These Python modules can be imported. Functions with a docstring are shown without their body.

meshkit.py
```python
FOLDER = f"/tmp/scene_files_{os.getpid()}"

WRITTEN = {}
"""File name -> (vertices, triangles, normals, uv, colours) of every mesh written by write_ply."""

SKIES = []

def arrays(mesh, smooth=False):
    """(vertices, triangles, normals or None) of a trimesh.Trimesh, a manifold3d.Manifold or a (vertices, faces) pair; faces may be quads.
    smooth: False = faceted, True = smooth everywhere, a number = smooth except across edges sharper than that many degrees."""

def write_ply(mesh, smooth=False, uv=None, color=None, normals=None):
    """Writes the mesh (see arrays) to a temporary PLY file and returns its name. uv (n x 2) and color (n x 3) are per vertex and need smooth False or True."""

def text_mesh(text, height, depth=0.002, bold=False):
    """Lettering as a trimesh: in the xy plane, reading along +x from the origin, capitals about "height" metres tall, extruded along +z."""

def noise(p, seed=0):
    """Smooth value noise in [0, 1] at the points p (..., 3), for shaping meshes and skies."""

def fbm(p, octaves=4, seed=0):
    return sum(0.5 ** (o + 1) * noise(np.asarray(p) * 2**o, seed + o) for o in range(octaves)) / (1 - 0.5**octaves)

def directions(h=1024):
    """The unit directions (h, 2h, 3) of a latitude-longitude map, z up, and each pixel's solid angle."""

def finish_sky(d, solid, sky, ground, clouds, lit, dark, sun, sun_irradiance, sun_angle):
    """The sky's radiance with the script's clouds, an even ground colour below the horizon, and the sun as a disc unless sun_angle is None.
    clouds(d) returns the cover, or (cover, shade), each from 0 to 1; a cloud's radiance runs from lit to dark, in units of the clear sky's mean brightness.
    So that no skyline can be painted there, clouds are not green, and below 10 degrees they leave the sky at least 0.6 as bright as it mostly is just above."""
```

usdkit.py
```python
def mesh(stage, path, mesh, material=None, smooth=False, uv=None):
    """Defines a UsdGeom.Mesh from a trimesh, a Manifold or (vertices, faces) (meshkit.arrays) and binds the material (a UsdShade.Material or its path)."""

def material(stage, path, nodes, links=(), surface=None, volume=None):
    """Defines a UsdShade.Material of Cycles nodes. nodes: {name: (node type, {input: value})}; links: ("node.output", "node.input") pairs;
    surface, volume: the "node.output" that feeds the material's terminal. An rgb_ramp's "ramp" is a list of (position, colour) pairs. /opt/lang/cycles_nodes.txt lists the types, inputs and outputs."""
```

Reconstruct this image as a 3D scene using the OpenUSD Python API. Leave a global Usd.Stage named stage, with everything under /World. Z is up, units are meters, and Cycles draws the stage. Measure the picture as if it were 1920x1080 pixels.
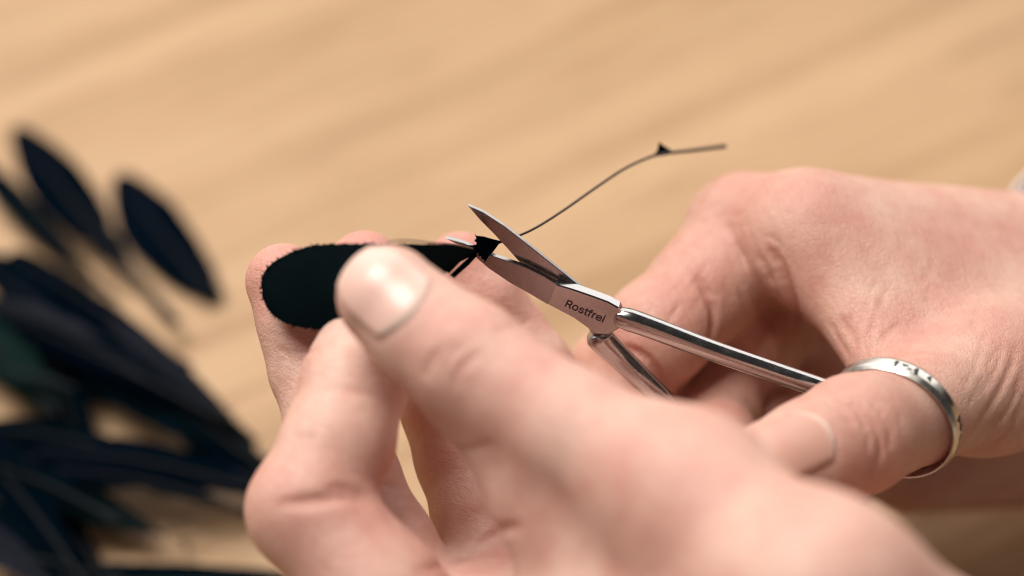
import math, random
import numpy as np, trimesh, usdkit, meshkit
from scipy.ndimage import map_coordinates
from shapely.geometry import Polygon
from pxr import Usd, UsdGeom, UsdLux, UsdShade, Sdf, Gf, Vt

rng = random.Random(7)
nrg = np.random.default_rng(7)
stage = Usd.Stage.CreateInMemory()
UsdGeom.SetStageUpAxis(stage, 'Z'); UsdGeom.SetStageMetersPerUnit(stage, 1.0)
UsdGeom.Xform.Define(stage, '/World'); UsdGeom.Scope.Define(stage, '/World/Looks')

# ------------------------------------------------------------------ camera
PITCH, FOCUS, FOCAL, APER = math.radians(52), 0.420, 85.0, 36.0
TX = APER / 2 / FOCAL
FWD = np.array([0, math.cos(PITCH), -math.sin(PITCH)]); RIGHT = np.array([1.0, 0, 0]); UP = np.array([0, math.sin(PITCH), math.cos(PITCH)])
CAM = np.array([0, 0, 0.120]) - FOCUS * FWD
cam = UsdGeom.Camera.Define(stage, '/World/camera')
cam.CreateFocalLengthAttr(FOCAL); cam.CreateHorizontalApertureAttr(APER); cam.CreateVerticalApertureAttr(APER * 9 / 16)
cam.CreateFStopAttr(5.4); cam.CreateFocusDistanceAttr(FOCUS); cam.CreateClippingRangeAttr(Gf.Vec2f(0.01, 20)); cam.CreateExposureAttr(0.40)
M = np.eye(4); M[0, :3] = RIGHT; M[1, :3] = UP; M[2, :3] = -FWD; M[3, :3] = CAM
cam.AddTransformOp().Set(Gf.Matrix4d(*M.ravel().tolist()))

def P(px, py, d):
    """The point of the room seen at (px, py) of the 1920 x 1080 photograph, d metres in front of the lens."""
    return CAM + d * (FWD + (px - 960) / 960 * TX * RIGHT - (py - 540) / 960 * TX * UP)
def on_table(px, py, z=0.0):
    v = P(px, py, 1.0) - CAM
    return CAM + v * (z - CAM[2]) / v[2]
def cdir(r, u, t):
    """A direction given as right, up and towards the viewer."""
    v = r * RIGHT + u * UP - t * FWD
    return v / np.linalg.norm(v)
def unit(v): return v / np.linalg.norm(v)

# ------------------------------------------------------------------ light (indoor, big soft window)
def rect(name, pos, target, w, h, power, color):
    l = UsdLux.RectLight.Define(stage, '/World/' + name)
    l.CreateWidthAttr(w); l.CreateHeightAttr(h); l.CreateIntensityAttr(power); l.CreateColorAttr(Gf.Vec3f(*color)); 
    z = unit(np.array(pos, float) - np.array(target, float)); x = unit(np.cross([0, 0, 1.0], z)); y = np.cross(z, x)
    m = np.eye(4); m[0, :3] = x; m[1, :3] = y; m[2, :3] = z; m[3, :3] = pos
    l.AddTransformOp().Set(Gf.Matrix4d(*m.ravel().tolist()))
rect('window_light', (0.15, 1.55, 0.85), (0, 0.05, 0.08), 3.8, 1.5, 1.6, (1.0, 0.97, 0.94))
rect('ceiling_light', (-0.52, 0.38, 1.45), (0, 0, 0.1), 0.85, 0.8, 13.6, (1.0, 0.965, 0.92))
dome = UsdLux.DomeLight.Define(stage, '/World/room_light')
room = usdkit.material(stage, '/World/Looks/room', {'b': ('background_shader', {'color': (1.0, 0.94, 0.90), 'strength': 0.035})}, [], surface='b.background')
UsdShade.MaterialBindingAPI.Apply(dome.GetPrim()).Bind(room)

# ------------------------------------------------------------------ materials
def mat(name, nodes, links, surface='p.BSDF'): return usdkit.material(stage, '/World/Looks/' + name, nodes, links, surface=surface)
def skin(name, light, red, wr, rough=0.46):
    return mat(name, {
        'g': ('geometry', {}), 'a': ('attribute', {'attribute': 'redness'}),
        'n1': ('noise_texture', {'scale': 80.0, 'detail': 5.0, 'roughness': 0.62}),
        'n2': ('noise_texture', {'scale': 420.0, 'detail': 4.0, 'roughness': 0.65}),
        'v': ('voronoi_texture', {'scale': 1500.0, 'feature': 'distance_to_edge', 'randomness': 1.0}),
        'v2': ('voronoi_texture', {'scale': 700.0, 'feature': 'distance_to_edge', 'randomness': 1.0}),
        'n3': ('noise_texture', {'scale': 2600.0, 'detail': 3.0}),
        'r1': ('rgb_ramp', {'ramp': [(0.36, (0.0, 0, 0)), (0.66, (1.0, 1, 1))]}),
        'c1': ('mix_color', {'a': light, 'b': tuple(np.array(light) * 0.34 + np.array(red) * 0.66)}),
        'c2': ('mix_color', {'b': red}),
        'r2': ('rgb_ramp', {'ramp': [(0.30, (0.93, 0.88, 0.87)), (0.55, (1.0, 1, 1)), (0.75, (1.03, 1.02, 1.0))]}),
        'c3': ('mix_color', {'blend_type': 'multiply', 'fac': 0.85}),
        'mw': ('mapping', {'mapping_type': 'texture', 'rotation': wr[0], 'scale': wr[1]}), 'wr': ('noise_texture', {'scale': 1.0, 'detail': 4.0, 'roughness': 0.6, 'distortion': 0.3}), 'mwr': ('math', {'math_type': 'multiply_add', 'value2': 0.42}),
        'm1': ('math', {'math_type': 'minimum', 'value2': 0.12}), 'm1b': ('math', {'math_type': 'minimum', 'value2': 0.10}),
        'm2': ('math', {'math_type': 'multiply_add', 'value2': 0.9}),
        'm3': ('math', {'math_type': 'multiply_add', 'value2': 0.16}),
        'b': ('bump', {'strength': 0.8, 'distance': 0.0005}),
        'p': ('principled_bsdf', {'roughness': rough, 'subsurface_weight': 0.2, 'subsurface_radius': (1.0, 0.42, 0.27), 'subsurface_scale': 0.0011, 'specular_ior_level': 0.42}),
    }, [('g.position', x + '.vector') for x in ('n1', 'n2', 'n3', 'v', 'v2')] + [
        ('n1.fac', 'r1.fac'), ('r1.color', 'c1.fac'), ('c1.result', 'c2.a'), ('a.fac', 'c2.fac'), ('n2.fac', 'r2.fac'), ('c2.result', 'c3.a'), ('r2.color', 'c3.b'), ('c3.result', 'p.base_color'),
        ('v.distance', 'm1.value1'), ('v2.distance', 'm1b.value1'), ('m1.value', 'm2.value1'), ('m1b.value', 'm2.value3'), ('n3.fac', 'm3.value1'), ('m2.value', 'm3.value3'), ('g.position', 'mw.vector'), ('mw.vector', 'wr.vector'), ('wr.fac', 'mwr.value1'), ('m3.value', 'mwr.value3'), ('mwr.value', 'b.height'), ('b.normal', 'p.normal')])
SKIN = skin('skin', (0.635, 0.408, 0.325), (0.50, 0.215, 0.168), ((math.radians(52), 0, math.radians(-20)), (1 / 260, 1 / 1100, 1 / 300)))
SKIN2 = skin('skin_fine_lines', (0.58, 0.36, 0.278), (0.46, 0.188, 0.142), ((0, 0, math.radians(14)), (1 / 1100, 1 / 220, 1 / 220)))
NAIL = mat('nail', {'g': ('geometry', {}), 'a': ('attribute', {'attribute': 'pale'}), 'n': ('noise_texture', {'scale': 260.0, 'detail': 3.0}), 'c0': ('mix_color', {'a': (0.66, 0.405, 0.335), 'b': (0.72, 0.475, 0.395)}),
    'c1': ('mix_color', {'b': (0.80, 0.68, 0.57)}),
    'p': ('principled_bsdf', {'roughness': 0.31, 'specular_ior_level': 0.42})},
    [('g.position', 'n.vector'), ('n.fac', 'c0.fac'), ('c0.result', 'c1.a'), ('a.fac', 'c1.fac'), ('c1.result', 'p.base_color')])
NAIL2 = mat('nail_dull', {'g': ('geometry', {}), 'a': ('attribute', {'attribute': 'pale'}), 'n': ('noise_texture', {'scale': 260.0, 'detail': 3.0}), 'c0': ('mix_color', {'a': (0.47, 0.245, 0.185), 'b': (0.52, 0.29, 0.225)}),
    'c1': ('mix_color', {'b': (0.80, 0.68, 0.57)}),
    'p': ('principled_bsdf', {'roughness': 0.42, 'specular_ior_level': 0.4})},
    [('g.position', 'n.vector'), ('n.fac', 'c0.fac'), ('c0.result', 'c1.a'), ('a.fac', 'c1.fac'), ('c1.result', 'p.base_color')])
def steel(name, col, rough, stretch, ang):
    return mat(name, {'g': ('geometry', {}), 'mp': ('mapping', {'mapping_type': 'point', 'rotation': (0, 0, ang), 'scale': stretch}), 'n': ('noise_texture', {'scale': 1.0, 'detail': 4.0, 'roughness': 0.6}),
        'n2': ('noise_texture', {'scale': 330.0, 'detail': 5.0, 'roughness': 0.7}), 'rr': ('rgb_ramp', {'ramp': [(0.3, (rough * .7,) * 3), (0.7, (rough * 1.5,) * 3)]}), 'b': ('bump', {'strength': 0.22, 'distance': 0.00005}),
        'p': ('principled_bsdf', {'base_color': col, 'metallic': 1.0})},
        [('g.position', 'mp.vector'), ('mp.vector', 'n.vector'), ('g.position', 'n2.vector'), ('n2.fac', 'rr.fac'), ('rr.color', 'p.roughness'), ('n.fac', 'b.height'), ('b.normal', 'p.normal')])
STEEL = steel('steel', (0.43, 0.415, 0.41), 0.16, (500, 6000, 6000), 0.3)
DARK_STEEL = steel('dimmed_ground_steel', (0.36, 0.345, 0.345), 0.20, (6000, 500, 3000), 0.3)  # base colour darkened to stand in for dim surroundings mirrored in the blades
SILVER = steel('silver', (0.60, 0.57, 0.52), 0.28, (900, 3000, 3000), 0.5)
INK = mat('etched_black', {'p': ('principled_bsdf', {'base_color': (0.012, 0.011, 0.013), 'roughness': 0.5})}, [])
def feather_mat(name, col, tip, spec=0.0):
    return mat(name, {'g': ('geometry', {}), 'n': ('noise_texture', {'scale': 70.0, 'detail': 3.0}), 'n2': ('noise_texture', {'scale': 900.0, 'detail': 3.0}), 'r': ('rgb_ramp', {'ramp': [(0.35, (0, 0, 0)), (0.7, (1, 1, 1))]}),
        'c': ('mix_color', {'a': col, 'b': tip}), 'b': ('bump', {'strength': 0.4, 'distance': 0.0002}),
        'p': ('principled_bsdf', {'roughness': 0.65, 'specular_ior_level': spec})},
        [('g.position', 'n.vector'), ('g.position', 'n2.vector'), ('n.fac', 'r.fac'), ('r.color', 'c.fac'), ('c.result', 'p.base_color'), ('n2.fac', 'b.height'), ('b.normal', 'p.normal')])
FEATHER = [feather_mat('feather_black', (0.0006, 0.0028, 0.0045), (0.0012, 0.0045, 0.0070)), feather_mat('feather_blue', (0.0005, 0.0026, 0.0050), (0.0016, 0.0038, 0.0080), 0.0), feather_mat('feather_green', (0.0012, 0.0060, 0.0065), (0.008, 0.018, 0.016)), feather_mat('feather_held', (0.0006, 0.0027, 0.0040), (0.0016, 0.0052, 0.0062), .03), feather_mat('feather_sheen', (0.002, 0.005, 0.009), (0.009, 0.0105, 0.019), .14)]
SHAFT = mat('shaft_brown', {'p': ('principled_bsdf', {'base_color': (0.022, 0.014, 0.010), 'roughness': 0.4})}, [])
TAN = mat('barb_tan', {'p': ('principled_bsdf', {'base_color': (0.20, 0.12, 0.07), 'roughness': 0.5})}, [])
SHAFT_BLACK = mat('shaft_black', {'p': ('principled_bsdf', {'base_color': (0.004, 0.0045, 0.006), 'roughness': 0.5, 'specular_ior_level': 0.1})}, [])
CLOTH = mat('white_cotton', {'g': ('geometry', {}), 'n': ('noise_texture', {'scale': 1800.0, 'detail': 2.0}), 'b': ('bump', {'strength': 0.5, 'distance': 0.0003}), 'p': ('principled_bsdf', {'base_color': (0.80, 0.79, 0.80), 'roughness': 0.85})},
    [('g.position', 'n.vector'), ('n.fac', 'b.height'), ('b.normal', 'p.normal')])
GR = math.radians(29)
WOOD = mat('light_wood', {'g': ('geometry', {}),
    'mp': ('mapping', {'mapping_type': 'texture', 'rotation': (0, 0, GR), 'scale': (1/2.4, 1/80.0, 1/20.0)}), 'n': ('noise_texture', {'scale': 1.0, 'detail': 5.0, 'roughness': 0.55, 'distortion': 0.4}),
    'mq': ('mapping', {'mapping_type': 'texture', 'rotation': (0, 0, GR), 'scale': (1/14.0, 1/230.0, 1/20.0)}), 'q': ('noise_texture', {'scale': 1.0, 'detail': 3.0, 'roughness': 0.6}),
    'mw': ('mapping', {'mapping_type': 'texture', 'rotation': (0, 0, GR), 'scale': (1/40.0, 1/1400.0, 1/20.0)}), 'w': ('noise_texture', {'scale': 1.0, 'detail': 3.0, 'roughness': 0.6}),
    'big': ('noise_texture', {'scale': 7.0, 'detail': 2.0}),
    'r': ('rgb_ramp', {'ramp': [(0.28, (0.285, 0.163, 0.074)), (0.43, (0.375, 0.228, 0.113)), (0.52, (0.415, 0.259, 0.136)), (0.70, (0.46, 0.293, 0.160))]}),
    'rq': ('rgb_ramp', {'ramp': [(0.30, (0.70, 0.62, 0.54)), (0.45, (1, 1, 1)), (1, (1, 1, 1))]}), 'c': ('mix_color', {'blend_type': 'multiply', 'fac': 0.95}),
    'rw': ('rgb_ramp', {'ramp': [(0.30, (0.78, 0.72, 0.66)), (0.5, (1, 1, 1))]}), 'c2': ('mix_color', {'blend_type': 'multiply', 'fac': 0.6}),
    'rb': ('rgb_ramp', {'ramp': [(0.35, (0.93, 0.92, 0.90)), (0.65, (1.04, 1.04, 1.04))]}), 'c3': ('mix_color', {'blend_type': 'multiply', 'fac': 1.0}),
    'b': ('bump', {'strength': 0.15, 'distance': 0.0003}), 'p': ('principled_bsdf', {'roughness': 0.5, 'specular_ior_level': 0.35})},
    [('g.position', 'mp.vector'), ('mp.vector', 'n.vector'), ('g.position', 'mq.vector'), ('mq.vector', 'q.vector'), ('g.position', 'mw.vector'), ('mw.vector', 'w.vector'), ('g.position', 'big.vector'), ('n.fac', 'r.fac'), ('q.fac', 'rq.fac'), ('r.color', 'c.a'), ('rq.color', 'c.b'),
     ('w.fac', 'rw.fac'), ('c.result', 'c2.a'), ('rw.color', 'c2.b'), ('big.fac', 'rb.fac'), ('c2.result', 'c3.a'), ('rb.color', 'c3.b'), ('c3.result', 'p.base_color'), ('w.fac', 'b.height'), ('b.normal', 'p.normal')])

# ------------------------------------------------------------------ scene helpers
used = {}
def numbered(parent, name):
    k = used.get((parent, name), 0); used[(parent, name)] = k + 1
    return f'{parent}/{name}' + (f'_{k:03d}' if k else '')
bases = {}
def tag(p, label=None, cat=None, group=None, kind=None):
    for k, v in (('label', label), ('category', cat), ('group', group), ('kind', kind)):
        if v: p.SetCustomDataByKey(k, v)
def thing(name, label, cat, loc=(0, 0, 0), group=None):
    x = UsdGeom.Xform.Define(stage, numbered('/World', name)); x.AddTranslateOp().Set(Gf.Vec3d(*map(float, loc)))
    bases[str(x.GetPath())] = np.array(loc, float); tag(x.GetPrim(), label, cat, group)
    return x.GetPrim()
def obj(name, mesh, material, parent=None, smooth=35, primvars=None, label=None):
    """One Mesh prim; the mesh comes in world coordinates and is stored relative to its thing's base."""
    pp = str(parent.GetPath()) if parent else '/World'
    base = bases.get('/'.join(pp.split('/')[:3]), np.zeros(3))
    v, f = (mesh.vertices, mesh.faces) if hasattr(mesh, 'vertices') else mesh
    path = numbered(pp, name)
    m = usdkit.mesh(stage, path, (np.asarray(v) - base, f), material, smooth=smooth)
    for k, arr in (primvars or {}).items():
        UsdGeom.PrimvarsAPI(m).CreatePrimvar(k, Sdf.ValueTypeNames.FloatArray, 'vertex').Set(Vt.FloatArray.FromNumpy(np.asarray(arr, np.float32)))
    if label: m.GetPrim().SetCustomDataByKey('label', label)
    return m.GetPrim()

def spline(pts, n):
    """Catmull-Rom through the rows of pts."""
    p = np.asarray(pts, float); p = np.vstack([2 * p[0] - p[1], p, 2 * p[-1] - p[-2]]); m = len(p) - 3
    out = []
    for t in np.linspace(0, m - 1e-9, n):
        i = int(t); u = t - i; a, b, c, d = p[i:i + 4]
        out.append(0.5 * (2 * b + (c - a) * u + (2 * a - 5 * b + 4 * c - d) * u * u + (3 * b - a - 3 * c + d) * u ** 3))
    return np.array(out)
def tube(path, radii, seg=12, flat=1.0, upv=(0, 0, 1), cap=True):
    path = np.asarray(path, float); n = len(path); radii = np.broadcast_to(radii, n)
    t = np.gradient(path, axis=0); t /= np.linalg.norm(t, axis=1)[:, None]
    s = np.cross(t, upv); s /= np.linalg.norm(s, axis=1)[:, None]; u = np.cross(s, t)
    a = np.linspace(0, 2 * np.pi, seg, endpoint=False)
    v = (path[:, None] + radii[:, None, None] * (np.cos(a)[None, :, None] * s[:, None] + flat * np.sin(a)[None, :, None] * u[:, None])).reshape(-1, 3)
    f = []
    for i in range(n - 1):
        for j in range(seg):
            k = (j + 1) % seg; f += [[i * seg + j, i * seg + k, (i + 1) * seg + k], [i * seg + j, (i + 1) * seg + k, (i + 1) * seg + j]]
    if cap:
        v = np.vstack([v, path[0], path[-1]]); o = n * seg
        for j in range(seg):
            k = (j + 1) % seg; f += [[o, k, j], [o + 1, (n - 1) * seg + j, (n - 1) * seg + k]]
    m = trimesh.Trimesh(v, f, process=False); m.fix_normals(); return m
def join(ms): return trimesh.util.concatenate(list(ms))

# ------------------------------------------------------------------ implicit bodies: round cones and thick triangles, blended, then meshed
class Field:
    def __init__(self, pts, h, pad=0.024):
        pts = np.asarray(pts); self.h = h; self.o = pts.min(0) - pad; self.n = np.ceil((pts.max(0) + pad - self.o) / h).astype(int) + 1
    def new(self): return np.full(self.n, 0.05, np.float32)
    def box(self, lo, hi):
        a = np.clip(np.floor((lo - self.o) / self.h).astype(int), 0, self.n); b = np.clip(np.ceil((hi - self.o) / self.h).astype(int) + 1, 0, self.n)
        sl = tuple(slice(x, y) for x, y in zip(a, b))
        g = [((np.arange(x, y) * self.h + o)).astype(np.float32) for x, y, o in zip(a, b, self.o)]
        return sl, g
def smin(a, b, k):
    if k <= 0: return np.minimum(a, b)
    h = np.clip(0.5 + 0.5 * (b - a) / k, 0, 1)
    return b + (a - b) * h - k * h * (1 - h)
def add_cone(F, A, a, b, ra, rb, k, pad=0.016):
    """Blends the round cone from a (radius ra) to b (radius rb) into the array A."""
    a, b = np.asarray(a), np.asarray(b); R = max(ra, rb) + pad
    sl, (x, y, z) = F.box(np.minimum(a, b) - R, np.maximum(a, b) + R)
    if A[sl].size == 0: return
    d = b - a; L2 = d @ d + 1e-12
    X, Y, Z = x[:, None, None] - a[0], y[None, :, None] - a[1], z[None, None, :] - a[2]
    t = np.clip((X * d[0] + Y * d[1] + Z * d[2]) / L2, 0, 1)
    dist = np.sqrt((X - t * d[0]) ** 2 + (Y - t * d[1]) ** 2 + (Z - t * d[2]) ** 2) - (ra + (rb - ra) * t)
    A[sl] = smin(A[sl], dist.astype(np.float32), k)
def add_tri(F, A, a, b, c, r, k, pad=0.016):
    a, b, c = map(np.asarray, (a, b, c)); q = np.array([a, b, c])
    sl, (x, y, z) = F.box(q.min(0) - r - pad, q.max(0) + r + pad)
    if A[sl].size == 0: return
    p = np.stack(np.meshgrid(x, y, z, indexing='ij'), -1)
    nrm = np.cross(b - a, c - a); best = None; inside = None
    for u, v in ((a, b), (b, c), (c, a)):
        e = v - u; w = p - u; t = np.clip((w @ e) / (e @ e), 0, 1); d2 = ((w - t[..., None] * e) ** 2).sum(-1)
        s = w @ np.cross(e, nrm) <= 0
        best = d2 if best is None else np.minimum(best, d2); inside = s if inside is None else inside & s
    dn = (p - a) @ nrm; d2 = np.where(inside, dn * dn / (nrm @ nrm), best)
    A[sl] = smin(A[sl], (np.sqrt(d2) - r).astype(np.float32), k)
def sample(F, A, p): return map_coordinates(A, ((np.asarray(p) - F.o) / F.h).reshape(-1, 3).T, order=1, mode='nearest').reshape(np.asarray(p).shape[:-1])
def hit(F, A, px, py, d0=0.30, d1=0.56):
    d = np.arange(d0, d1, 0.0004); pts = np.array([P(px, py, x) for x in d]); s = sample(F, A, pts); i = np.nonzero(s < 0)[0]
    return pts[i[0]] if len(i) else None
def surface(F, A):
    """Surface nets."""
    n = np.array(A.shape); inside = A < 0; idx = np.full(n - 1, -1, np.int64)
    corners = [(i, j, k) for i in (0, 1) for j in (0, 1) for k in (0, 1)]
    sub = lambda X, c: X[c[0]:n[0] - 1 + c[0], c[1]:n[1] - 1 + c[1], c[2]:n[2] - 1 + c[2]]
    cnt = sum(sub(inside, c).astype(np.int8) for c in corners); cells = np.argwhere((cnt > 0) & (cnt < 8)); idx[tuple(cells.T)] = np.arange(len(cells))
    acc, num = np.zeros((len(cells), 3)), np.zeros(len(cells))
    for c in corners:
        for ax in range(3):
            if c[ax]: continue
            e = list(c); e[ax] = 1
            va, vb = A[tuple((cells + c).T)], A[tuple((cells + e).T)]; m = (va < 0) != (vb < 0)
            t = np.where(m, va / np.where(va - vb == 0, 1, va - vb), 0); q = np.tile(np.array(c, float), (len(cells), 1)); q[:, ax] += t
            acc[m] += q[m]; num[m] += 1
    v = F.o + F.h * (cells + acc / num[:, None]); faces = []
    for ax in range(3):
        b, c = (ax + 1) % 3, (ax + 2) % 3
        lo = [slice(1, n[i] - 1) for i in range(3)]; lo[ax] = slice(0, n[ax] - 1); hi = list(lo); hi[ax] = slice(1, n[ax])
        s0, s1 = inside[tuple(lo)], inside[tuple(hi)]; ed = np.argwhere(s0 != s1)
        off = np.ones(3, int); off[ax] = 0; pos = ed + off; flip = s0[tuple(ed.T)]
        db, dc = np.eye(3, dtype=int)[b], np.eye(3, dtype=int)[c]
        q = np.stack([idx[tuple((pos - db - dc).T)], idx[tuple((pos - dc).T)], idx[tuple(pos.T)], idx[tuple((pos - db).T)]], 1)
        faces.append(np.where(flip[:, None], q, q[:, ::-1]))
    f = np.vstack(faces); f = f[(f >= 0).all(1)]
    return v, np.vstack([f[:, [0, 1, 2]], f[:, [0, 2, 3]]])

def finger(F, js, palmar, pad=0.0010, k=0.003, palm=None, blend=0.006, slim=.985):
    """A finger as its own field: js = [(point, radius)] from knuckle to tip; each phalanx bulges a little on the palmar side."""
    A = F.new()
    for (a, ra), (b, rb) in zip(js[:-1], js[1:]):
        mid = (np.asarray(a) + np.asarray(b)) / 2 + palmar * pad; rm = (ra + rb) / 2 * (slim if a is js[0][0] else .985)
        add_cone(F, A, a, mid, ra, rm, k); add_cone(F, A, mid, b, rm, rb, k)
    return A if palm is None else smin(A, palm, blend)
def J(px, py, d, mm): return (P(px, py, d), mm / 1000)

def carve(F, A, creases):
    """Cuts skin folds: (polyline in the photograph, width mm, depth mm), laid on the surface and cut into it."""
    base = A.copy(); marks = []
    for line, w, dep in creases:
        pts = [hit(F, base, *q) for q in spline(np.array(line, float), max(6, 5 * len(line)))]; pts = [q for q in pts if q is not None]
        if len(pts) < 2: continue
        pts = np.array(pts); marks.append((pts, w / 1000, dep / 1000)); R = 3 * w / 1000
        sl, g = F.box(pts.min(0) - R, pts.max(0) + R); p = np.stack(np.meshgrid(*g, indexing='ij'), -1); d2 = np.full(p.shape[:-1], 1.0)
        taper = np.zeros(p.shape[:-1])
        for i, (a, b) in enumerate(zip(pts[:-1], pts[1:])):
            e = b - a
            if e @ e > 1e-4 ** 1.2: pass
            t = np.clip(((p - a) @ e) / max(e @ e, 1e-14), 0, 1); q = ((p - a - t[..., None] * e) ** 2).sum(-1); m = q < d2; s = (i + t) / (len(pts) - 1)
            d2 = np.where(m, q, d2); taper = np.where(m, np.minimum(1, 4 * np.minimum(s, 1 - s) + 0.15), taper)
        A[sl] += (dep / 1000 * taper * np.exp(-d2 / (w / 1000) ** 2)).astype(np.float32)
    return marks
def redness(v, marks, spots):
    r = np.zeros(len(v))
    for c, rad, amt in spots: r = np.maximum(r, amt * np.exp(-((v - c) ** 2).sum(1) / rad ** 2))
    for pts, w, dep in marks:
        lo, hi = pts.min(0) - 4 * w, pts.max(0) + 4 * w; sel = np.nonzero(((v > lo) & (v < hi)).all(1))[0]
        if len(sel) == 0: continue
        d = np.full(len(sel), 1.0)
        for a, b in zip(pts[:-1], pts[1:]):
            e = b - a; t = np.clip(((v[sel] - a) @ e) / max(e @ e, 1e-14), 0, 1); d = np.minimum(d, ((v[sel] - a - t[:, None] * e) ** 2).sum(1))
        r[sel] = np.maximum(r[sel], min(0.7, 0.15 + 350 * dep) * np.exp(-d / (1.6 * w) ** 2))
    return np.clip(r, 0, 1)
def nail(F, A, root, tip, dorsal, u0, u1, half, lift=0.00045, rim=0.0008):
    """A nail plate on the last bone root -> tip: from u0 to u1 metres beyond the tip joint, half radians to each side; also cuts its fold into A."""
    a = unit(np.asarray(tip) - np.asarray(root)); n = unit(dorsal - (dorsal @ a) * a); s = np.cross(a, n)
    nu, nv = 26, 21; grid = np.zeros((nu, nv, 3)); out = np.zeros((nu, nv, 3)); pale = np.zeros((nu, nv))
    for i, u in enumerate(np.linspace(0, 1, nu)):
        for j, w in enumerate(np.linspace(-1, 1, nv)):
            uu = u0 + (u1 - u0) * (u + 0.16 * w * w * (1 - u) * 1.2 - 0.10 * w * w * u)
            ang = half * w * (0.93 + 0.07 * math.sin(math.pi * u)); d = math.cos(ang) * n + math.sin(ang) * s
            c = np.asarray(tip) + a * min(uu, 0.0035); d = unit(d + a * max(0, uu - 0.0035) / 0.0065) if uu > 0.0035 else d
            ts = np.linspace(0.001, 0.018, 170); sd = sample(F, A, c + ts[:, None] * d); k = np.nonzero(sd > 0)[0]; t = ts[k[0]] if len(k) else 0.008
            grid[i, j] = c + t * d; out[i, j] = d
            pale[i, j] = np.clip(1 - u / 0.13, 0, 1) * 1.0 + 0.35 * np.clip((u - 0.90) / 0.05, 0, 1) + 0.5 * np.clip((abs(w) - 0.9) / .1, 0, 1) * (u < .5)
    uu, ww = np.linspace(0, 1, nu)[:, None], np.linspace(-1, 1, nv)[None]
    edge = np.minimum(1, np.minimum((1 - np.abs(ww)) / 0.16, uu / 0.10)); h = -0.0003 + (lift + 0.0003) * np.sqrt(np.clip(edge, 0, 1)) + 0 * uu
    from scipy.ndimage import gaussian_filter
    for _ in range(1): grid = np.stack([gaussian_filter(grid[..., q], 1.2, mode='nearest') for q in range(3)], -1)
    top = grid + h[..., None] * out; bot = top - 0.0006 * out
    v = np.vstack([top.reshape(-1, 3), bot.reshape(-1, 3)]); N = nu * nv; f = []
    for i in range(nu - 1):
        for j in range(nv - 1):
            q = [i * nv + j, i * nv + j + 1, (i + 1) * nv + j + 1, (i + 1) * nv + j]; f += [[q[0], q[1], q[2]], [q[0], q[2], q[3]], [N + q[0], N + q[2], N + q[1]], [N + q[0], N + q[3], N + q[2]]]
    ring = [j for j in range(nv)] + [i * nv + nv - 1 for i in range(1, nu)] + [(nu - 1) * nv + j for j in range(nv - 2, -1, -1)] + [i * nv for i in range(nu - 2, 0, -1)]
    for x, y in zip(ring, ring[1:] + ring[:1]): f += [[x, N + x, N + y], [x, N + y, y]]
    m = trimesh.Trimesh(v, f, process=False); m.fix_normals()
    fold = np.vstack([grid[::-1, 0], grid[0], grid[:, -1]])               # the skin fold round the root of the nail
    R = 0.004; sl, g = F.box(fold.min(0) - R, fold.max(0) + R); p = np.stack(np.meshgrid(*g, indexing='ij'), -1); d2 = np.full(p.shape[:-1], 1.0)
    for q in fold[::1]: d2 = np.minimum(d2, ((p - q) ** 2).sum(-1))
    dd = np.sqrt(d2)
    A[sl] += (0.00022 * np.exp(-(dd / 0.0006) ** 2)).astype(np.float32)
    return m, np.concatenate([pale.ravel(), pale.ravel()]), [(fold, .0006, .0001)]

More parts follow.
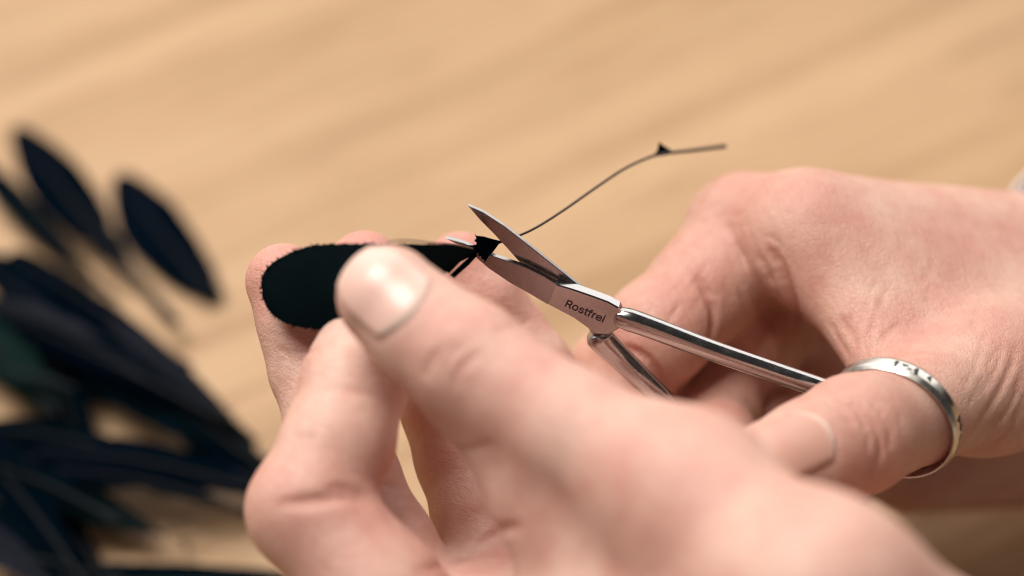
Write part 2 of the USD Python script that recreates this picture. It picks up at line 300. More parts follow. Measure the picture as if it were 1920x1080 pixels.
# ------------------------------------------------------------------ table
table = thing('table', 'light honey wood table top with diagonal grain under the hands and feathers', 'table', (0, 0.1, 0))
top = trimesh.creation.box((1.9, 1.2, 0.028)); top.apply_translation((0, 0.15, -0.014)); obj('table_top', top, WOOD, table, smooth=False)

# ------------------------------------------------------------------ hand that holds the feather
H = 0.00062
W1, W2 = P(1600, 1390, .352), P(1690, 1330, .395)
thumb = [J(1530, 1135, .346, 12.8), J(1292, 934, .363, 11.3), J(873, 673, .381, 9.1), J(728, 556, .3865, 8.3)]
index = [J(830, 1290, .385, 11), J(578, 955, .392, 9.6), J(665, 715, .402, 8.5), J(700, 592, .411, 7.5)]
middle = [J(775, 1185, .405, 10.2), J(650, 890, .413, 8.4), J(590, 690, .419, 7.5), J(532, 528, .421, 6.7)]
ring = [J(945, 1095, .420, 10), J(870, 855, .428, 8.3), J(792, 668, .433, 7.3), J(684, 503, .434, 6.8)]
little = [J(1120, 960, .435, 9.5), J(1040, 760, .445, 7.4), J(947, 622, .445, 6.8), J(862, 497, .442, 6.2)]
allj = [p for fg in (thumb, index, middle, ring, little) for p, r in fg] + [W1, W2, P(1960, 1372, .365)]
F = Field(allj, H)
palm = F.new()
mc = [index[0][0], middle[0][0], ring[0][0], little[0][0]]
for a, b in zip(mc[:-1], mc[1:]): add_tri(F, palm, a, b, W1, .0095, .005); add_tri(F, palm, b, W1, W2, .0105, .005)
add_tri(F, palm, thumb[0][0], thumb[1][0], P(950, 1270, .388), .0065, .006); add_tri(F, palm, thumb[0][0], mc[0], W1, .010, .008)
add_cone(F, palm, thumb[0][0], thumb[1][0], .0128, .0106, .008); add_cone(F, palm, thumb[0][0], W1, .0128, .015, .008); add_cone(F, palm, W1, W2, .016, .015, .008); W3 = P(1960, 1372, .365); add_cone(F, palm, thumb[0][0], W3, .0128, .0145, .008); add_cone(F, palm, W2, W3, .015, .0145, .008)
add_cone(F, palm, P(1200, 1020, .387), P(1420, 1190, .372), .010, .013, .008)
A = finger(F, thumb[1:], cdir(-.35, -.7, -.8), .0012, palm=palm, blend=.010, slim=.90)
add_cone(F, A, P(902, 742, .386), P(1055, 935, .381), .0078, .0095, .007); add_cone(F, A, P(1055, 935, .381), P(1180, 1120, .375), .0095, .012, .008)
for fg, pd in ((index, cdir(1, .3, .2)), (middle, cdir(.5, 0, 1)), (ring, cdir(.5, 0, 1)), (little, cdir(.4, .1, 1))):
    A = smin(A, finger(F, fg, pd, .0011, palm=palm, blend=.004), .0006)
nail_l = nail(F, A, thumb[2][0], thumb[3][0], cdir(-.10, .22, 1), -.0088, .0074, 0.92)
marks = nail_l[2] + carve(F, A, [
    ([(525, 945), (600, 938), (650, 932), (690, 945)], .8, 1.7), ([(610, 915), (655, 918), (695, 940)], .6, 1.1),
    ([(600, 728), (660, 735), (715, 745)], .6, .25), ([(830, 655), (800, 690), (810, 712)], .9, .5), ([(880, 640), (840, 672), (828, 712)], .6, .55), ([(905, 660), (865, 690), (850, 730)], .7, .45), ([(860, 635), (820, 665), (812, 700)], .5, .35),
    ([(1000, 600), (960, 612), (925, 622)], .5, .35), ([(985, 588), (945, 598), (915, 606)], .4, .2), ([(1040, 690), (1010, 705)], .5, .3),
    ([(520, 655), (560, 662), (600, 655)], .5, .35), ([(522, 672), (570, 676)], .4, .25), ([(560, 820), (590, 825)], .4, .3),
    ([(850, 838), (885, 842), (930, 830)], .5, .3), ([(900, 1015), (935, 995), (975, 985)], .6, 1.4), ([(700, 905), (740, 915), (775, 905)], .5, .3),
    ([(850, 1058), (900, 1040), (950, 1048)], .7, .6), ([(780, 1072), (830, 1062), (860, 1070)], .6, .5),
])
v, f = surface(F, A)
spots = [(P(560, 980, .386), .012, .42), (P(665, 930, .385), .008, .5), (P(520, 480, .415), .011, .8), (P(684, 450, .43), .010, .8), (P(862, 450, .436), .011, .8), (P(900, 540, .437), .012, .4), (P(860, 660, .373), .011, .35), (P(960, 760, .367), .014, .25), (P(1300, 830, .352), .020, .35), (P(900, 880, .42), .012, .3), (P(640, 1010, .39), .012, .4)]
hand = thing('hand', 'hand with bare thumb and four fingers pinching the black feather', 'hand', P(1690, 1380, .37))
obj('body', (v, f), SKIN, hand, smooth=True, primvars={'redness': redness(v, marks, spots)})
obj('nail', nail_l[0], NAIL, hand, smooth=True, primvars={'pale': nail_l[1]})

# ------------------------------------------------------------------ hand that works the scissors
W1, W2 = P(2110, 530, .470), P(2160, 780, .515)
U = [J(2090, 660, .456, 15), J(1850, 712, .436, 11.6), J(1602, 816, .404, 9.7), J(1445, 888, .392, 8.6)]
V = [J(1398, 440, .460, 10.8), J(1232, 625, .446, 9.6), J(1150, 700, .456, 8.2), J(1185, 738, .447, 7.2)]
X = [J(1470, 540, .482, 11), J(1335, 712, .464, 9.3), J(1320, 800, .452, 8.2), J(1350, 850, .44, 7)]
Y = [J(1560, 640, .497, 10.5), J(1445, 760, .478, 9), J(1400, 850, .464, 8), J(1440, 890, .45, 7)]
Z = [J(1690, 800, .512, 10), J(1600, 865, .498, 8.2), J(1530, 905, .480, 7.2), J(1545, 915, .462, 6.4)]
F = Field([p for fg in (U, V, X, Y, Z) for p, r in fg] + [W1, W2], .0005)
palm = F.new(); mc = [V[0][0], X[0][0], Y[0][0], Z[0][0]]
for a, b in zip(mc[:-1], mc[1:]): add_tri(F, palm, a, b, W1, .0098, .005); add_tri(F, palm, b, W1, W2, .0115, .005)
add_cone(F, palm, V[0][0], W1, .0106, .0145, .006); add_cone(F, palm, U[0][0], U[1][0], .014, .0122, .008); add_cone(F, palm, W1, W2, .0145, .0145, .006); add_cone(F, palm, U[0][0], W1, .014, .0145, .008)
e0, e1 = P(1514, 444, .4485), P(1655, 676, .4315)                       # the free edge of the web between thumb and index
add_tri(F, palm, e0, e1, U[1][0], .0060, .003); add_tri(F, palm, e0, U[1][0], U[0][0], .0090, .008); add_tri(F, palm, e0, U[0][0], W1, .0110, .008)
add_cone(F, palm, P(1700, 885, .503), P(2050, 830, .512), .0085, .013, .006)
A = finger(F, U[1:], cdir(.2, -.5, -.6), .0004, palm=palm, blend=.007, slim=.86)
idx = finger(F, V, cdir(.6, -.5, .1), .0012); add_cone(F, idx, P(1418, 560, .468), P(1400, 640, .462), .0085, .0075, .004)
A = smin(A, smin(idx, palm, .0018), .0006)
for fg in (X, Y, Z): A = smin(A, finger(F, fg, cdir(.5, -.5, .2), .0012, palm=palm, blend=.004), .0006)
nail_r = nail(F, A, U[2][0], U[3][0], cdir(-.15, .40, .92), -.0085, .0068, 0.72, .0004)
fine = []
for cx, cy, dx, dy, sx, sy, nn_ in ((1440, 490, .45, 1, 70, 60, 16), (1620, 620, -.35, 1, 60, 40, 10), (1640, 800, .45, 1, 55, 40, 10), (1860, 740, -.5, 1, 50, 70, 12), (1370, 400, -1, .5, 60, 40, 12), (1420, 600, .4, 1, 60, 60, 14), (1250, 560, .7, -1, 60, 60, 8), (1740, 560, -.2, 1, 110, 90, 14)):
    for _ in range(nn_):
        x, y, l, b = cx + rng.uniform(-sx, sx), cy + rng.uniform(-sy, sy), rng.uniform(14, 38), rng.uniform(-6, 6)
        fine.append(([(x - dx * l, y - dy * l), (x + b, y), (x + dx * l, y + dy * l)], rng.uniform(.38, .5), rng.uniform(.08, .22)))
marks = nail_r[2] + carve(F, A, fine + [
    ([(1446, 468), (1462, 500), (1478, 545), (1498, 595)], 1.0, 2.4), ([(1165, 650), (1202, 664), (1230, 690), (1246, 720), (1247, 750)], .7, 1.6), ([(1305, 515), (1322, 545), (1336, 580), (1334, 625), (1318, 665)], .8, 1.3), ([(1322, 540), (1345, 560)], .5, .4),
    ([(1440, 440), (1458, 455), (1464, 478)], .6, .5), ([(1415, 470), (1440, 505), (1450, 540)], 1.0, .5), ([(1380, 455), (1400, 490)], .7, .25), ([(1480, 460), (1500, 520)], .5, .25),
    ([(1608, 655), (1596, 625), (1575, 595)], .6, .4), ([(1625, 665), (1628, 635), (1645, 600)], .6, .4), ([(1595, 670), (1575, 640), (1555, 600)], .6, .35), ([(1640, 665), (1660, 630), (1690, 605)], .6, .3),
    ([(1560, 738), (1605, 765), (1640, 800), (1650, 850), (1640, 880)], .42, .85), ([(1590, 730), (1635, 758), (1665, 800), (1668, 845)], .4, .7), ([(1535, 748), (1575, 770), (1600, 800)], .5, .4), ([(1615, 790), (1628, 820), (1622, 855)], .4, .35), ([(1640, 735), (1680, 770), (1695, 810)], .5, .3),
    ([(1905, 640), (1890, 700), (1850, 770), (1810, 820)], .7, .35), ([(1918, 690), (1895, 760), (1850, 815)], .7, .4), ([(1880, 640), (1868, 690), (1840, 740)], .6, .25), ([(1919, 760), (1890, 810), (1850, 840)], .7, .4),
])
v, f = surface(F, A)
spots = [(P(1370, 400, .448), .015, .45), (P(1180, 620, .437), .012, .35), (P(1430, 600, .455), .014, .45), (P(1620, 800, .394), .014, .42), (P(1740, 560, .442), .020, .22), (P(1850, 640, .43), .018, .3), (P(1290, 720, .44), .012, .4), (P(1560, 500, .447), .012, .3)]
hand2 = thing('hand', 'hand wearing a silver thumb ring and working the scissors', 'hand', P(2130, 640, .49))
obj('body', (v, f), SKIN2, hand2, smooth=True, primvars={'redness': redness(v, marks, spots)})
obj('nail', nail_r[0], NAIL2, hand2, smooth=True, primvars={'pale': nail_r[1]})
def sleeve(c0, ax, r0, r1, length, parent):
    t = np.linspace(0, 1, 40); line = [c0 + ax * length * q for q in t]; rad = r0 + (r1 - r0) * t + .0015 * np.sin(t * length * 160) * np.minimum(1, 8 * t)
    a = unit(np.cross(ax, UP)); b = unit(np.cross(a, ax))
    outer = tube(line, rad, 48, .9, UP, cap=False); inner = tube(line, rad - .0012, 48, .9, UP, cap=False); inner.invert()
    lip = tube([c0 + (math.cos(q) * a + .9 * math.sin(q) * b) * (rad[0] - .0006) for q in np.linspace(0, 2 * np.pi, 49)], .0007, 8, 1, ax, cap=False)
    obj('sleeve', join([outer, inner, lip]), CLOTH, parent, smooth=True)
sleeve(P(2006, 441, .507), unit(.8 * RIGHT + .6 * FWD - .12 * UP), .0198, .030, .12, hand2)
sleeve(P(2130, 1440, .365), unit(P(2700, 1760, .37) - P(1960, 1372, .365)), .024, .045, .26, hand)  # unseen sleeve of the other arm, added to shade the lower right table

# ------------------------------------------------------------------ finger ring
rc, ra_ = P(1676, 784, .4150), unit(.70 * (-FWD) + .714 * (-.66 * RIGHT - .75 * UP))
e1_ = unit(np.cross(ra_, UP)); e2_ = np.cross(ra_, e1_)
RI, RO, RW = .01105, .01195, .0037
prof = [(RI, -RW / 2 + .0003), (RI + .0001, -RW / 2 + .0001), (RI + .0004, -RW / 2), (RO - .0004, -RW / 2 + .0002), (RO - .0001, -RW / 2 + .0008), (RO, -RW / 5), (RO, RW / 5), (RO - .0001, RW / 2 - .0008), (RO - .0004, RW / 2 - .0002), (RI + .0004, RW / 2), (RI + .0001, RW / 2 - .0001), (RI, RW / 2 - .0003)]
n = 96; v, f = [], []
for i in range(n):
    t = 2 * np.pi * i / n; d = math.cos(t) * e1_ + math.sin(t) * e2_
    v += [rc + r * d + z * ra_ for r, z in prof]
m = len(prof)
for i in range(n):
    for j in range(m):
        a, b = i * m, ((i + 1) % n) * m; k = (j + 1) % m; f += [[a + j, b + j, b + k], [a + j, b + k, a + k]]
band = trimesh.Trimesh(v, f, process=False); band.fix_normals()
rg = thing('finger_ring', 'loose silver band with worn black engraving round the thumb', 'ring', rc)
obj('band', band, SILVER, rg, smooth=40)
marks_ = []
vis = math.atan2((UP * .75 + RIGHT * .66) @ e2_, (UP * .75 + RIGHT * .66) @ e1_)
def engraving(t0, z0, pts):
    poly = np.array(pts) / 1000.0
    ctr = poly.mean(0); q = np.vstack([poly, ctr])
    on = lambda lift: [rc + (RO + lift) * (math.cos(t0 + x / RO) * e1_ + math.sin(t0 + x / RO) * e2_) + (z0 / 1000 + y) * ra_ for x, y in q]
    k = len(poly); vv = on(.00003) + on(-.0003)
    ff = [[i, (i + 1) % k, k] for i in range(k)] + [[i, i + k + 1, (i + 1) % k + k + 1] for i in range(k)] + [[i, (i + 1) % k + k + 1, (i + 1) % k] for i in range(k)]
    mm = trimesh.Trimesh(vv, ff, process=False); return mm
SGN = 1 if (math.cos(vis + .3) * e1_ + math.sin(vis + .3) * e2_) @ RIGHT > (math.cos(vis) * e1_ + math.sin(vis) * e2_) @ RIGHT else -1
for tt, zz, w, h, kk in ((-.62, .2, .5, .9, 6), (-.50, -.3, .6, .5, 5), (-.40, .4, .5, .6, 6), (-.30, 0, .5, .9, 7), (-.10, -.2, .55, .9, 3), (.32, -.1, .9, .55, 7), (.40, -.5, .5, .5, 5), (.68, -.2, 1.0, .8, 8), (.80, -.1, .9, .7, 6), (.94, .2, .8, .6, 6)):
    ang = np.sort(nrg.uniform(0, 2 * np.pi, kk)) if kk > 3 else np.array([.3, 2.4, 4.5]); rr = nrg.uniform(.55, 1, kk)
    marks_.append(engraving(vis + SGN * tt, zz, [(1.35 * w * math.cos(a) * r, 1.3 * h * math.sin(a) * r) for a, r in zip(ang, rr)]))
for k in marks_: obj('engraving', k, INK, rg, smooth=False)

# ------------------------------------------------------------------ scissors
ALONG = unit(cdir(math.cos(.345), -math.sin(.345), 0)); ACROSS = unit(cdir(math.sin(.345), math.cos(.345), 0)); TILT = math.radians(36)
NF = math.cos(TILT) * (-FWD) - math.sin(TILT) * ACROSS                    # the flat faces look at the viewer and a little down
SX = ALONG; SY = np.cross(NF, SX)
S0 = P(1095, 585, .4195)
def plane2(px, py, back=0.0):
    o = S0 - back * NF; v = P(px, py, 1.0) - CAM; q = CAM + v * ((o - CAM) @ NF) / (v @ NF)
    return np.array([(q - S0) @ SX, (q - S0) @ SY])
def slab(pts, back, thick, bev=.00018, edge_taper=None):
    """A bevelled plate from an outline in the photograph; its front face lies "back" behind the front plane of the scissors."""
    q = np.array([plane2(*p, back) for p in pts]); pg = Polygon(q)
    if not pg.exterior.is_ccw: q = q[::-1]
    n = len(q); e = np.roll(q, -1, 0) - q; e /= np.linalg.norm(e, axis=1)[:, None]; nm = np.stack([-e[:, 1], e[:, 0]], 1); prev = np.roll(nm, 1, 0)
    b = nm + prev; b /= np.maximum(np.linalg.norm(b, axis=1)[:, None], .3); b /= np.maximum((b * nm).sum(1)[:, None], .5)
    rings = [(q + b * bev, 0), (q, bev), (q, thick - bev), (q + b * bev, thick)]
    V3 = np.vstack([[S0 + x * SX + y * SY - (back + z) * NF for x, y in r] for r, z in rings]); f = []
    for i in range(3):
        for j in range(n):
            k = (j + 1) % n; f += [[i * n + j, (i + 1) * n + j, (i + 1) * n + k], [i * n + j, (i + 1) * n + k, i * n + k]]
    _, tri = trimesh.creation.triangulate_polygon(Polygon(q), engine='earcut')[:2], None
    vt, ft = trimesh.creation.triangulate_polygon(Polygon(q), engine='earcut')
    from scipy.spatial import cKDTree
    mp = cKDTree(q).query(vt)[1]; ft = mp[ft]
    f += ft.tolist() + (ft[:, ::-1] + 3 * n).tolist()
    m = trimesh.Trimesh(V3, f, process=False); m.fix_normals(); return m
sc = thing('scissors', 'small steel embroidery scissors with open pointed blades cutting the feather', 'scissors', S0)
T = .0021
blade1 = slab([(835, 447), (868, 456), (912, 476), (950, 489), (985, 501), (1020, 518), (1046, 534), (1040, 560), (1026, 571), (996, 553), (955, 530), (915, 503), (884, 476), (858, 459)], .0006, .0010, .0001)
obj('blade', blade1, DARK_STEEL, sc, smooth=False)
joint = slab([(1042, 533), (1075, 543), (1110, 555), (1140, 566), (1160, 577), (1168, 596), (1160, 617), (1140, 628), (1118, 627), (1098, 613), (1075, 597), (1050, 584), (1026, 571), (1034, 556)], 0, T, .00022)
obj('joint', joint, STEEL, sc, smooth=False, label='flat joint plate with etched lettering')
blade2 = slab([(877, 386), (905, 398), (945, 424), (985, 455), (1030, 491), (1070, 523), (1112, 556), (1150, 590), (1148, 625), (1120, 640), (1105, 620), (1078, 560), (1045, 528), (1005, 508), (975, 493), (950, 465), (925, 438), (900, 413)], .0019, .0008, .0001)
obj('blade', blade2, DARK_STEEL, sc, smooth=False)
mid = .5 * T
def at_plane(px, py, back): x, y = plane2(px, py, back); return S0 + x * SX + y * SY - back * NF
sh1 = spline([at_plane(1148, 594, mid), at_plane(1172, 597, mid), at_plane(1230, 617, mid), at_plane(1330, 655, mid), at_plane(1440, 693, mid), at_plane(1545, 729, mid), at_plane(1585, 742, mid + .004)], 40)
obj('shank', tube(sh1, np.interp(np.linspace(0, 1, 40), [0, .07, .2, .5, 1], [.0005, .0017, .0021, .0019, .0018]), 20, .95, NF), STEEL, sc, smooth=60)
sh2 = spline([at_plane(1118, 622, .003), at_plane(1132, 640, .003), at_plane(1165, 672, .003), at_plane(1205, 712, .0025), at_plane(1250, 757, .0025), at_plane(1285, 815, .003), at_plane(1302, 855, .004)], 34)
obj('shank', tube(sh2, np.interp(np.linspace(0, 1, 34), [0, .08, .3, 1], [.0020, .0026, .0022, .0018]), 20, .95, NF), STEEL, sc, smooth=60)
def loop(c, ex, ey, rx, ry, r):
    return tube([c + rx * math.cos(t) * ex + ry * math.sin(t) * ey for t in np.linspace(0, 2 * np.pi, 41)], r, 12, 1, np.cross(ex, ey), cap=False)
d1 = unit(sh1[-1] - sh1[-5]); obj('finger_loop', loop(sh1[-1] + d1 * .0105, d1, unit(np.cross(NF, d1)), .0105, .0085, .0013), STEEL, sc, smooth=60)
d2 = unit(sh2[-1] - sh2[-5]); obj('finger_loop', loop(sh2[-1] + d2 * .0105, d2, unit(np.cross(NF, d2)), .0105, .0078, .0013), STEEL, sc, smooth=60)
txt = meshkit.text_mesh('Rostfrei', .00150, .0002, bold=True); q0, q1 = plane2(1057, 573), plane2(1129, 604)
wd = txt.bounds[1][0] - txt.bounds[0][0]; L = np.linalg.norm(q1 - q0); tx_ = (q1 - q0) / L; ty_ = np.array([-tx_[1], tx_[0]]); tv = txt.vertices.copy(); tv[:, 0] *= L / wd
tw = np.array([S0 + (q0 + x * tx_ + y * ty_)[0] * SX + (q0 + x * tx_ + y * ty_)[1] * SY + (z - .00016) * NF for x, y, z in tv])
obj('lettering', (tw, txt.faces), INK, sc, smooth=False)

# ------------------------------------------------------------------ feathers
def vane_mesh(centre, half_a, half_b, ya, na, cols=7, jag=.0, camber=.0, thick=.00014):
    """A vane of barbs: centre line points, half widths on both sides (metres), side direction ya and normal na per point."""
    n = len(centre); rows = []
    for i in range(n):
        ja, jb = 1 - jag * rng.random(), 1 - jag * rng.random(); lift = .00006 * (1 if i % 2 else -1)
        row = []
        for c in np.linspace(-1, 1, 2 * cols + 1):
            w = half_a[i] * ja if c > 0 else half_b[i] * jb
            k = min(n - 1, max(0, i)); row.append(centre[k] + ya[k] * c * w + na[k] * (camber * (c * c) * w + lift * abs(c)))
        rows.append(row)
    g = np.array(rows); nc = g.shape[1]; N = n * nc; v = np.vstack([(g + na[:, None] * thick / 2).reshape(-1, 3), (g - na[:, None] * thick / 2).reshape(-1, 3)]); f = []
    for i in range(n - 1):
        for j in range(nc - 1):
            a, b, c, d = i * nc + j, i * nc + j + 1, (i + 1) * nc + j + 1, (i + 1) * nc + j
            f += [[a, b, c], [a, c, d], [N + a, N + c, N + b], [N + a, N + d, N + c]]
    ringi = list(range(nc)) + [i * nc + nc - 1 for i in range(1, n)] + [(n - 1) * nc + j for j in range(nc - 2, -1, -1)] + [i * nc for i in range(n - 2, 0, -1)]
    for x, y in zip(ringi, ringi[1:] + ringi[:1]): f += [[x, N + x, N + y], [x, N + y, y]]
    m = trimesh.Trimesh(v, f, process=False); m.fix_normals(); return m
# the feather in the fingers
def Dh(px): return float(np.interp(px, [480, 560, 640, 740, 800, 850, 900, 940, 975, 1100, 1250, 1370], [.409, .405, .4000, .3985, .402, .4085, .4155, .4195, .422, .435, .449, .458]))
up_ = np.array([(492, 544), (490, 526), (495, 507), (513, 488), (550, 468), (592, 457), (650, 455), (720, 455), (780, 456), (830, 457), (885, 459), (930, 455)])
lo_ = np.array([(492, 545), (494, 564), (504, 585), (526, 604), (560, 615), (600, 619), (650, 617), (715, 606), (770, 572), (815, 535), (858, 496), (932, 457)])
us, ls = spline(up_, 170), spline(lo_, 170)
cs = us * .5 + ls * .5; cs3 = np.array([P(x, y, Dh(x)) for x, y in cs]); u3 = np.array([P(x, y, Dh(x)) for x, y in us]); l3 = np.array([P(x, y, Dh(x)) for x, y in ls])
sd = u3 - l3; wdt = np.linalg.norm(sd, axis=1); sd = sd / np.maximum(wdt, 1e-9)[:, None]; sd[0] = sd[1]; tg = np.gradient(cs3, axis=0); nn = np.cross(tg, sd); nn /= np.linalg.norm(nn, axis=1)[:, None]
if nn[80] @ FWD > 0: nn = -nn
ft = thing('feather', 'black feather held between thumb and fingers, its tip cut into an arrow', 'feather', P(700, 530, .40))
obj('vane', vane_mesh(cs3, wdt / 2, wdt / 2, sd, nn, jag=.035, camber=-.10), FEATHER[3], ft, smooth=30)
fr = []                                                             # short frayed barbs standing out round the vane
for k in range(70):
    i = rng.randrange(0, 108); e, sgn = ((u3, 1) if rng.random() < .5 else (l3, -1)); p0 = e[i]
    d = unit(sgn * sd[i] * rng.uniform(.3, 1) - unit(tg[i]) * rng.uniform(.2, 1.3) + nn[i] * rng.uniform(-.3, .3)) if i > 12 else unit(sgn * sd[i] * rng.uniform(0, .9) - unit(tg[i]))
    ln = rng.uniform(.0001, .0003); fr.append(tube([p0 - d * .0006, p0 + d * ln * .5, p0 + d * ln + nn[i] * ln * .15], [.00008, .00006, .00002], 4, 1, FWD))
fz = obj('frayed_barbs', join(fr), FEATHER[0], ft, smooth=False); tag(fz, kind='stuff')
def flat_piece(pts, dz=0.0, thick=.00025):
    q = np.array(pts, float); vt, ff = trimesh.creation.triangulate_polygon(Polygon(q), engine='earcut')
    fr = [P(x, y, Dh(x) + dz) for x, y in vt]; bk = [P(x, y, Dh(x) + dz + thick) for x, y in vt]; n = len(vt); edges = trimesh.Trimesh(np.c_[vt, np.zeros(n)], ff, process=False)
    out = edges.facets_boundary if False else None
    from collections import Counter
    ec = Counter(); 
    for t in ff:
        for a, b in ((t[0], t[1]), (t[1], t[2]), (t[2], t[0])): ec[(a, b)] += 1
    bd = [e for e in ec if (e[1], e[0]) not in ec]
    f = ff.tolist() + (ff[:, ::-1] + n).tolist()
    for a, b in bd: f += [[b, a, a + n], [b, a + n, b + n]]
    m = trimesh.Trimesh(np.vstack([fr, bk]), f, process=False); m.fix_normals(); return m
obj('barb_tuft', flat_piece([(890, 439), (894, 442), (906, 443), (920, 447), (939, 452), (933, 461), (925, 472), (917, 480), (909, 493), (907, 486), (903, 487), (902, 480), (897, 482), (897, 475), (892, 474), (895, 466), (891, 461), (894, 456), (889, 451), (893, 447)], -.0004), FEATHER[0], ft, smooth=False, label='arrow shaped cut end')
obj('barb_strand', flat_piece([(843, 516), (851, 522), (880, 496), (896, 478), (890, 474), (868, 492)], -.0002), FEATHER[0], ft, smooth=False)
obj('barb_strand', flat_piece([(800, 492), (835, 508), (842, 513), (872, 482), (888, 470), (860, 466)], .0002), FEATHER[0], ft, smooth=False)
qs = spline([(815, 487), (860, 474), (900, 462), (940, 453), (975, 441), (1010, 424), (1060, 392), (1120, 350), (1170, 317), (1215, 296), (1245, 288), (1290, 283), (1330, 278), (1360, 274)], 90)
rad = np.interp(qs[:, 0], [560, 900, 975, 1200, 1360], [.00025, .00035, .00022, .00026, .00042])
obj('shaft', tube([P(x, y, Dh(x) + np.interp(x, [925, 965], [.0007, -.0003])) for x, y in qs], rad, 8, 1, FWD), SHAFT, ft, smooth=60)
obj('barb_tuft', flat_piece([(1224, 291), (1232, 283), (1236, 266), (1243, 272), (1256, 280), (1266, 287), (1250, 291), (1238, 293)], -.0003, .0005), FEATHER[0], ft, smooth=False, label='small leftover tuft on the bare shaft')
hs = spline([(725, 455), (745, 451), (775, 451), (810, 455), (850, 458), (886, 466)], 30)
obj('barb', tube([P(x, y, Dh(x) - .0006) for x, y in hs], [.00014] * 30, 6, 1, FWD), TAN, ft, smooth=60, label='single loose hair-thin barb')

def pile_feather(tip, base, width, z, mi, label, group=None, shaft=0.16, roll=0.0, bend=0.0, blunt=.5, z1=None, end=.2, quill=.0007):
    """A feather lying at height z: tip and quill end in the photograph, vane width in pixels."""
    a, b = on_table(*tip, z), on_table(*base, z if z1 is None else z1); L = np.linalg.norm(b - a); t = np.linspace(0, 1, 90)
    d = (b - a) / L; s = unit(np.cross([0, 0, 1.0], d)); up = np.cross(d, s)
    line = a + np.outer(t, b - a) + np.outer(np.sin(np.pi * t) * bend * L, s) + np.outer(np.sin(np.pi * t) * .03 * L, up)
    vt = t[t <= 1 - shaft]; nv = len(vt); u = vt / vt[-1]
    w = width * 1.28e-4 / 2 * (1.0 if group is None else .74) * np.minimum(1, np.sqrt(np.clip(u / (.30 * blunt + .10), 0, 1)) ** 1.0) * np.where(u > .45, 1 - (1 - end) * ((u - .45) / .55) ** 1.6, 1)
    for _ in range(rng.randrange(0, 3)):
        w = w * (1 - rng.uniform(.1, .35) * np.exp(-((u - rng.uniform(.35, .95)) / rng.uniform(.03, .08)) ** 2))
    cr, sr = math.cos(roll), math.sin(roll); sv = cr * s + sr * up; uv = np.cross(d, sv)
    if uv[2] < 0: uv = -uv
    o = thing('feather', label, 'feather', (a + b) / 2, group)
    obj('vane', vane_mesh(line[:nv], w * rng.uniform(.85, 1.15), w * rng.uniform(.80, 1.1), np.tile(sv, (nv, 1)), np.tile(uv, (nv, 1)), 5, .07, rng.uniform(-.25, .1), .00018), FEATHER[mi], o, smooth=30)
    obj('shaft', tube(line[2:] + up * .0002, np.linspace(.00025, quill, len(line) - 2), 8, 1, (0, 0, 1)), SHAFT_BLACK, o, smooth=60)
G = 'dark feathers lying in the heap on the table'
pile_feather((28, 238), (330, 605), 108, .006, 1, 'narrow dark feather at the top of the heap with bare stalk pointing to the hand', None, .26, .15, -.02, .9, None, .25, .0013)
pile_feather((-40, 300), (215, 560), 62, .004, 0, 'thin dark feather tucked beside the narrow one, cut by the picture edge', None, .12, .1, -.03)
pile_feather((222, 325), (410, 565), 124, .002, 1, 'short broad dark feather lying alone on the bare wood above the heap', None, .02, .12, -.03, .9, None, .42)
pile_feather((20, 470), (505, 885), 150, .010, 0, 'long dark feather along the upper right edge of the heap', None, .06, .1, -.04, .7)
pile_feather((-80, 590), (110, 780), 100, .012, 2, 'greenish feather at the left edge of the heap above a patch of bare wood', None, .05, .3, .0, .8)
pile_feather((-60, 868), (560, 915), 108, .009, 1, 'long dark feather lying level across the heap towards the fingers', None, .04, .2, .03, .6)
pile_feather((60, 1085), (620, 1080), 90, .004, 0, 'dark feather across the lowest edge of the heap under the fingers', None, .05, .1, -.04, .6)
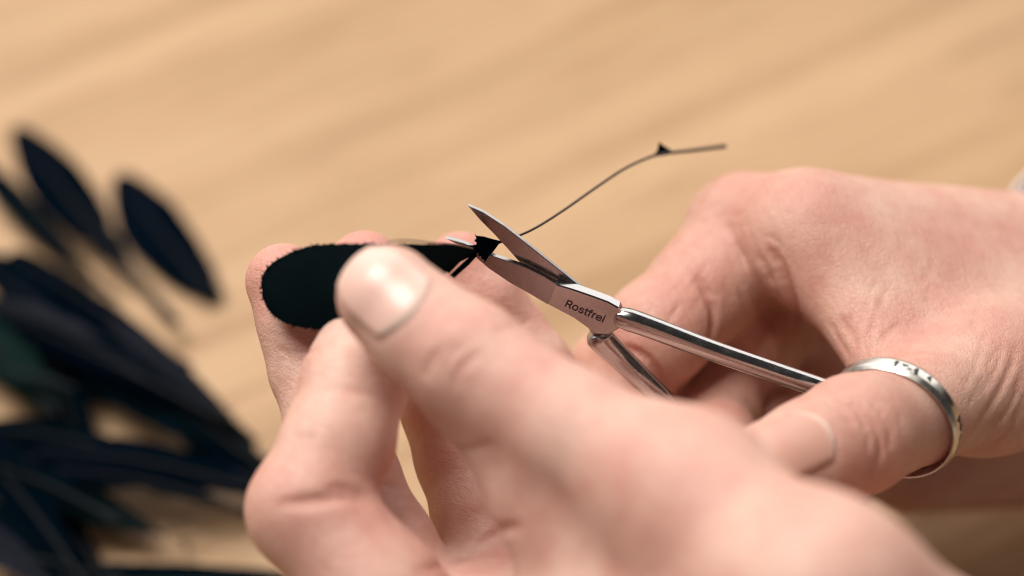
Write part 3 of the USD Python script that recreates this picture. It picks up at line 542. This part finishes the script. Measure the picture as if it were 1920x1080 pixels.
for tip, base, w, z, mi, sh, ro, be, where in [
    ((-60, 470), (330, 740), 150, .007, 0, .05, .1, .0, 'broad black feather at the upper corner of the heap against the picture edge'),
    ((-90, 560), (395, 790), 130, .009, 0, .05, .3, .02, 'broad black feather in the middle of the heap, its end over the narrow wood gap'),
    ((120, 545), (505, 870), 110, .006, 2, .06, .1, -.02, 'dark greenish feather lowest along the sloping upper right side of the heap'),
    ((0, 590), (420, 790), 80, .016, 1, .06, .6, .0, 'slim bluish feather standing proud on top of the heap'),
    ((-60, 660), (330, 745), 95, .006, 0, .08, .1, .0, 'black feather just under the greenish one at the left of the heap'),
    ((70, 620), (190, 930), 120, .006, 0, .05, .2, .0, 'black feather crossing steeply between the two upper patches of bare wood'),
    ((-110, 640), (250, 765), 110, .004, 0, .05, .1, .0, 'black feather above the small patch of bare wood at the picture edge'),
    ((-120, 810), (240, 900), 110, .006, 0, .05, .2, .02, 'black feather below the small patch of bare wood at the picture edge'),
    ((60, 845), (520, 935), 100, .012, 1, .05, .3, .03, 'bluish feather overlapping the lower side of the long level feather'),
    ((-60, 890), (310, 1005), 130, .007, 2, .06, .2, .02, 'greenish feather with its point reaching into the large lower gap of bare wood'),
    ((-120, 760), (170, 1110), 120, .013, 1, .05, .3, .02, 'bluish feather sloping steeply down at the lower left corner of the heap'),
    ((-80, 930), (190, 1130), 110, .011, 0, .05, .2, -.02, 'black feather cut by the bottom left corner of the picture'),
    ((20, 900), (190, 1060), 100, .004, 0, .05, .1, .0, 'black feather left of the large lower gap of bare wood'),
    ((-20, 505), (230, 700), 120, .013, 1, .05, .2, .0, 'bluish feather under the narrow stalked feather at the top of the heap'),
    ((160, 625), (480, 830), 84, .012, 0, .08, .4, -.01, 'black feather whose lower edge borders the narrow gap of bare wood'),
    ((60, 500), (360, 690), 70, .015, 1, .1, .5, -.02, 'slim feather along the upper side of the heap below the stalked feather'),
    ((-30, 560), (300, 730), 60, .017, 4, .1, .6, .03, 'slim bluish feather highest on the left part of the heap'),
    ((200, 600), (470, 820), 64, .016, 4, .1, .7, .0, 'slim tilted feather with a pale sheen on the right part of the heap'),
    ((-40, 800), (330, 880), 70, .012, 0, .1, .4, .02, 'slim black feather lying along the top of the long level feather'),
    ((100, 880), (470, 965), 60, .014, 1, .1, .5, .03, 'slim bluish feather low in the heap above the large wood gap'),
    ((-60, 980), (120, 1120), 70, .016, 4, .1, .6, .0, 'slim bluish feather on top at the bottom left corner of the heap'),
    ((-20, 690), (140, 730), 60, .016, 2, .1, .3, .0, 'small pale green feather on top at the left picture edge'),
    ((-60, 860), (220, 980), 90, .015, 0, .1, .4, .03, 'slim black feather crossing the greenish one near the lower left corner'),
    ((-90, 1020), (230, 1085), 80, .012, 0, .1, .3, .0, 'slim black feather along the bottom picture edge at the lower left corner'),
    ((330, 800), (540, 905), 90, .003, 2, .08, .1, .0, 'short dark greenish feather end nearest the bent index finger')]:
    pile_feather(tip, base, w, z, mi, where, G, sh, ro, be, rng.uniform(.5, .9))
for x, y in [(415, 770), (440, 790), (460, 800), (335, 985), (350, 1010)]:          # loose down
    pts = [on_table(x + rng.uniform(-30, 30), y + rng.uniform(-25, 25), .001 + .006 * rng.random()) for _ in range(4)]
    dn = obj('down_wisp', tube(spline(pts, 18), .00018, 6, 1, (0, 0, 1)), SHAFT_BLACK, None, smooth=60); tag(dn, 'curled hair-thin wisp of dark down at the edge of the heap', 'down', 'wisps of loose down by the heap')
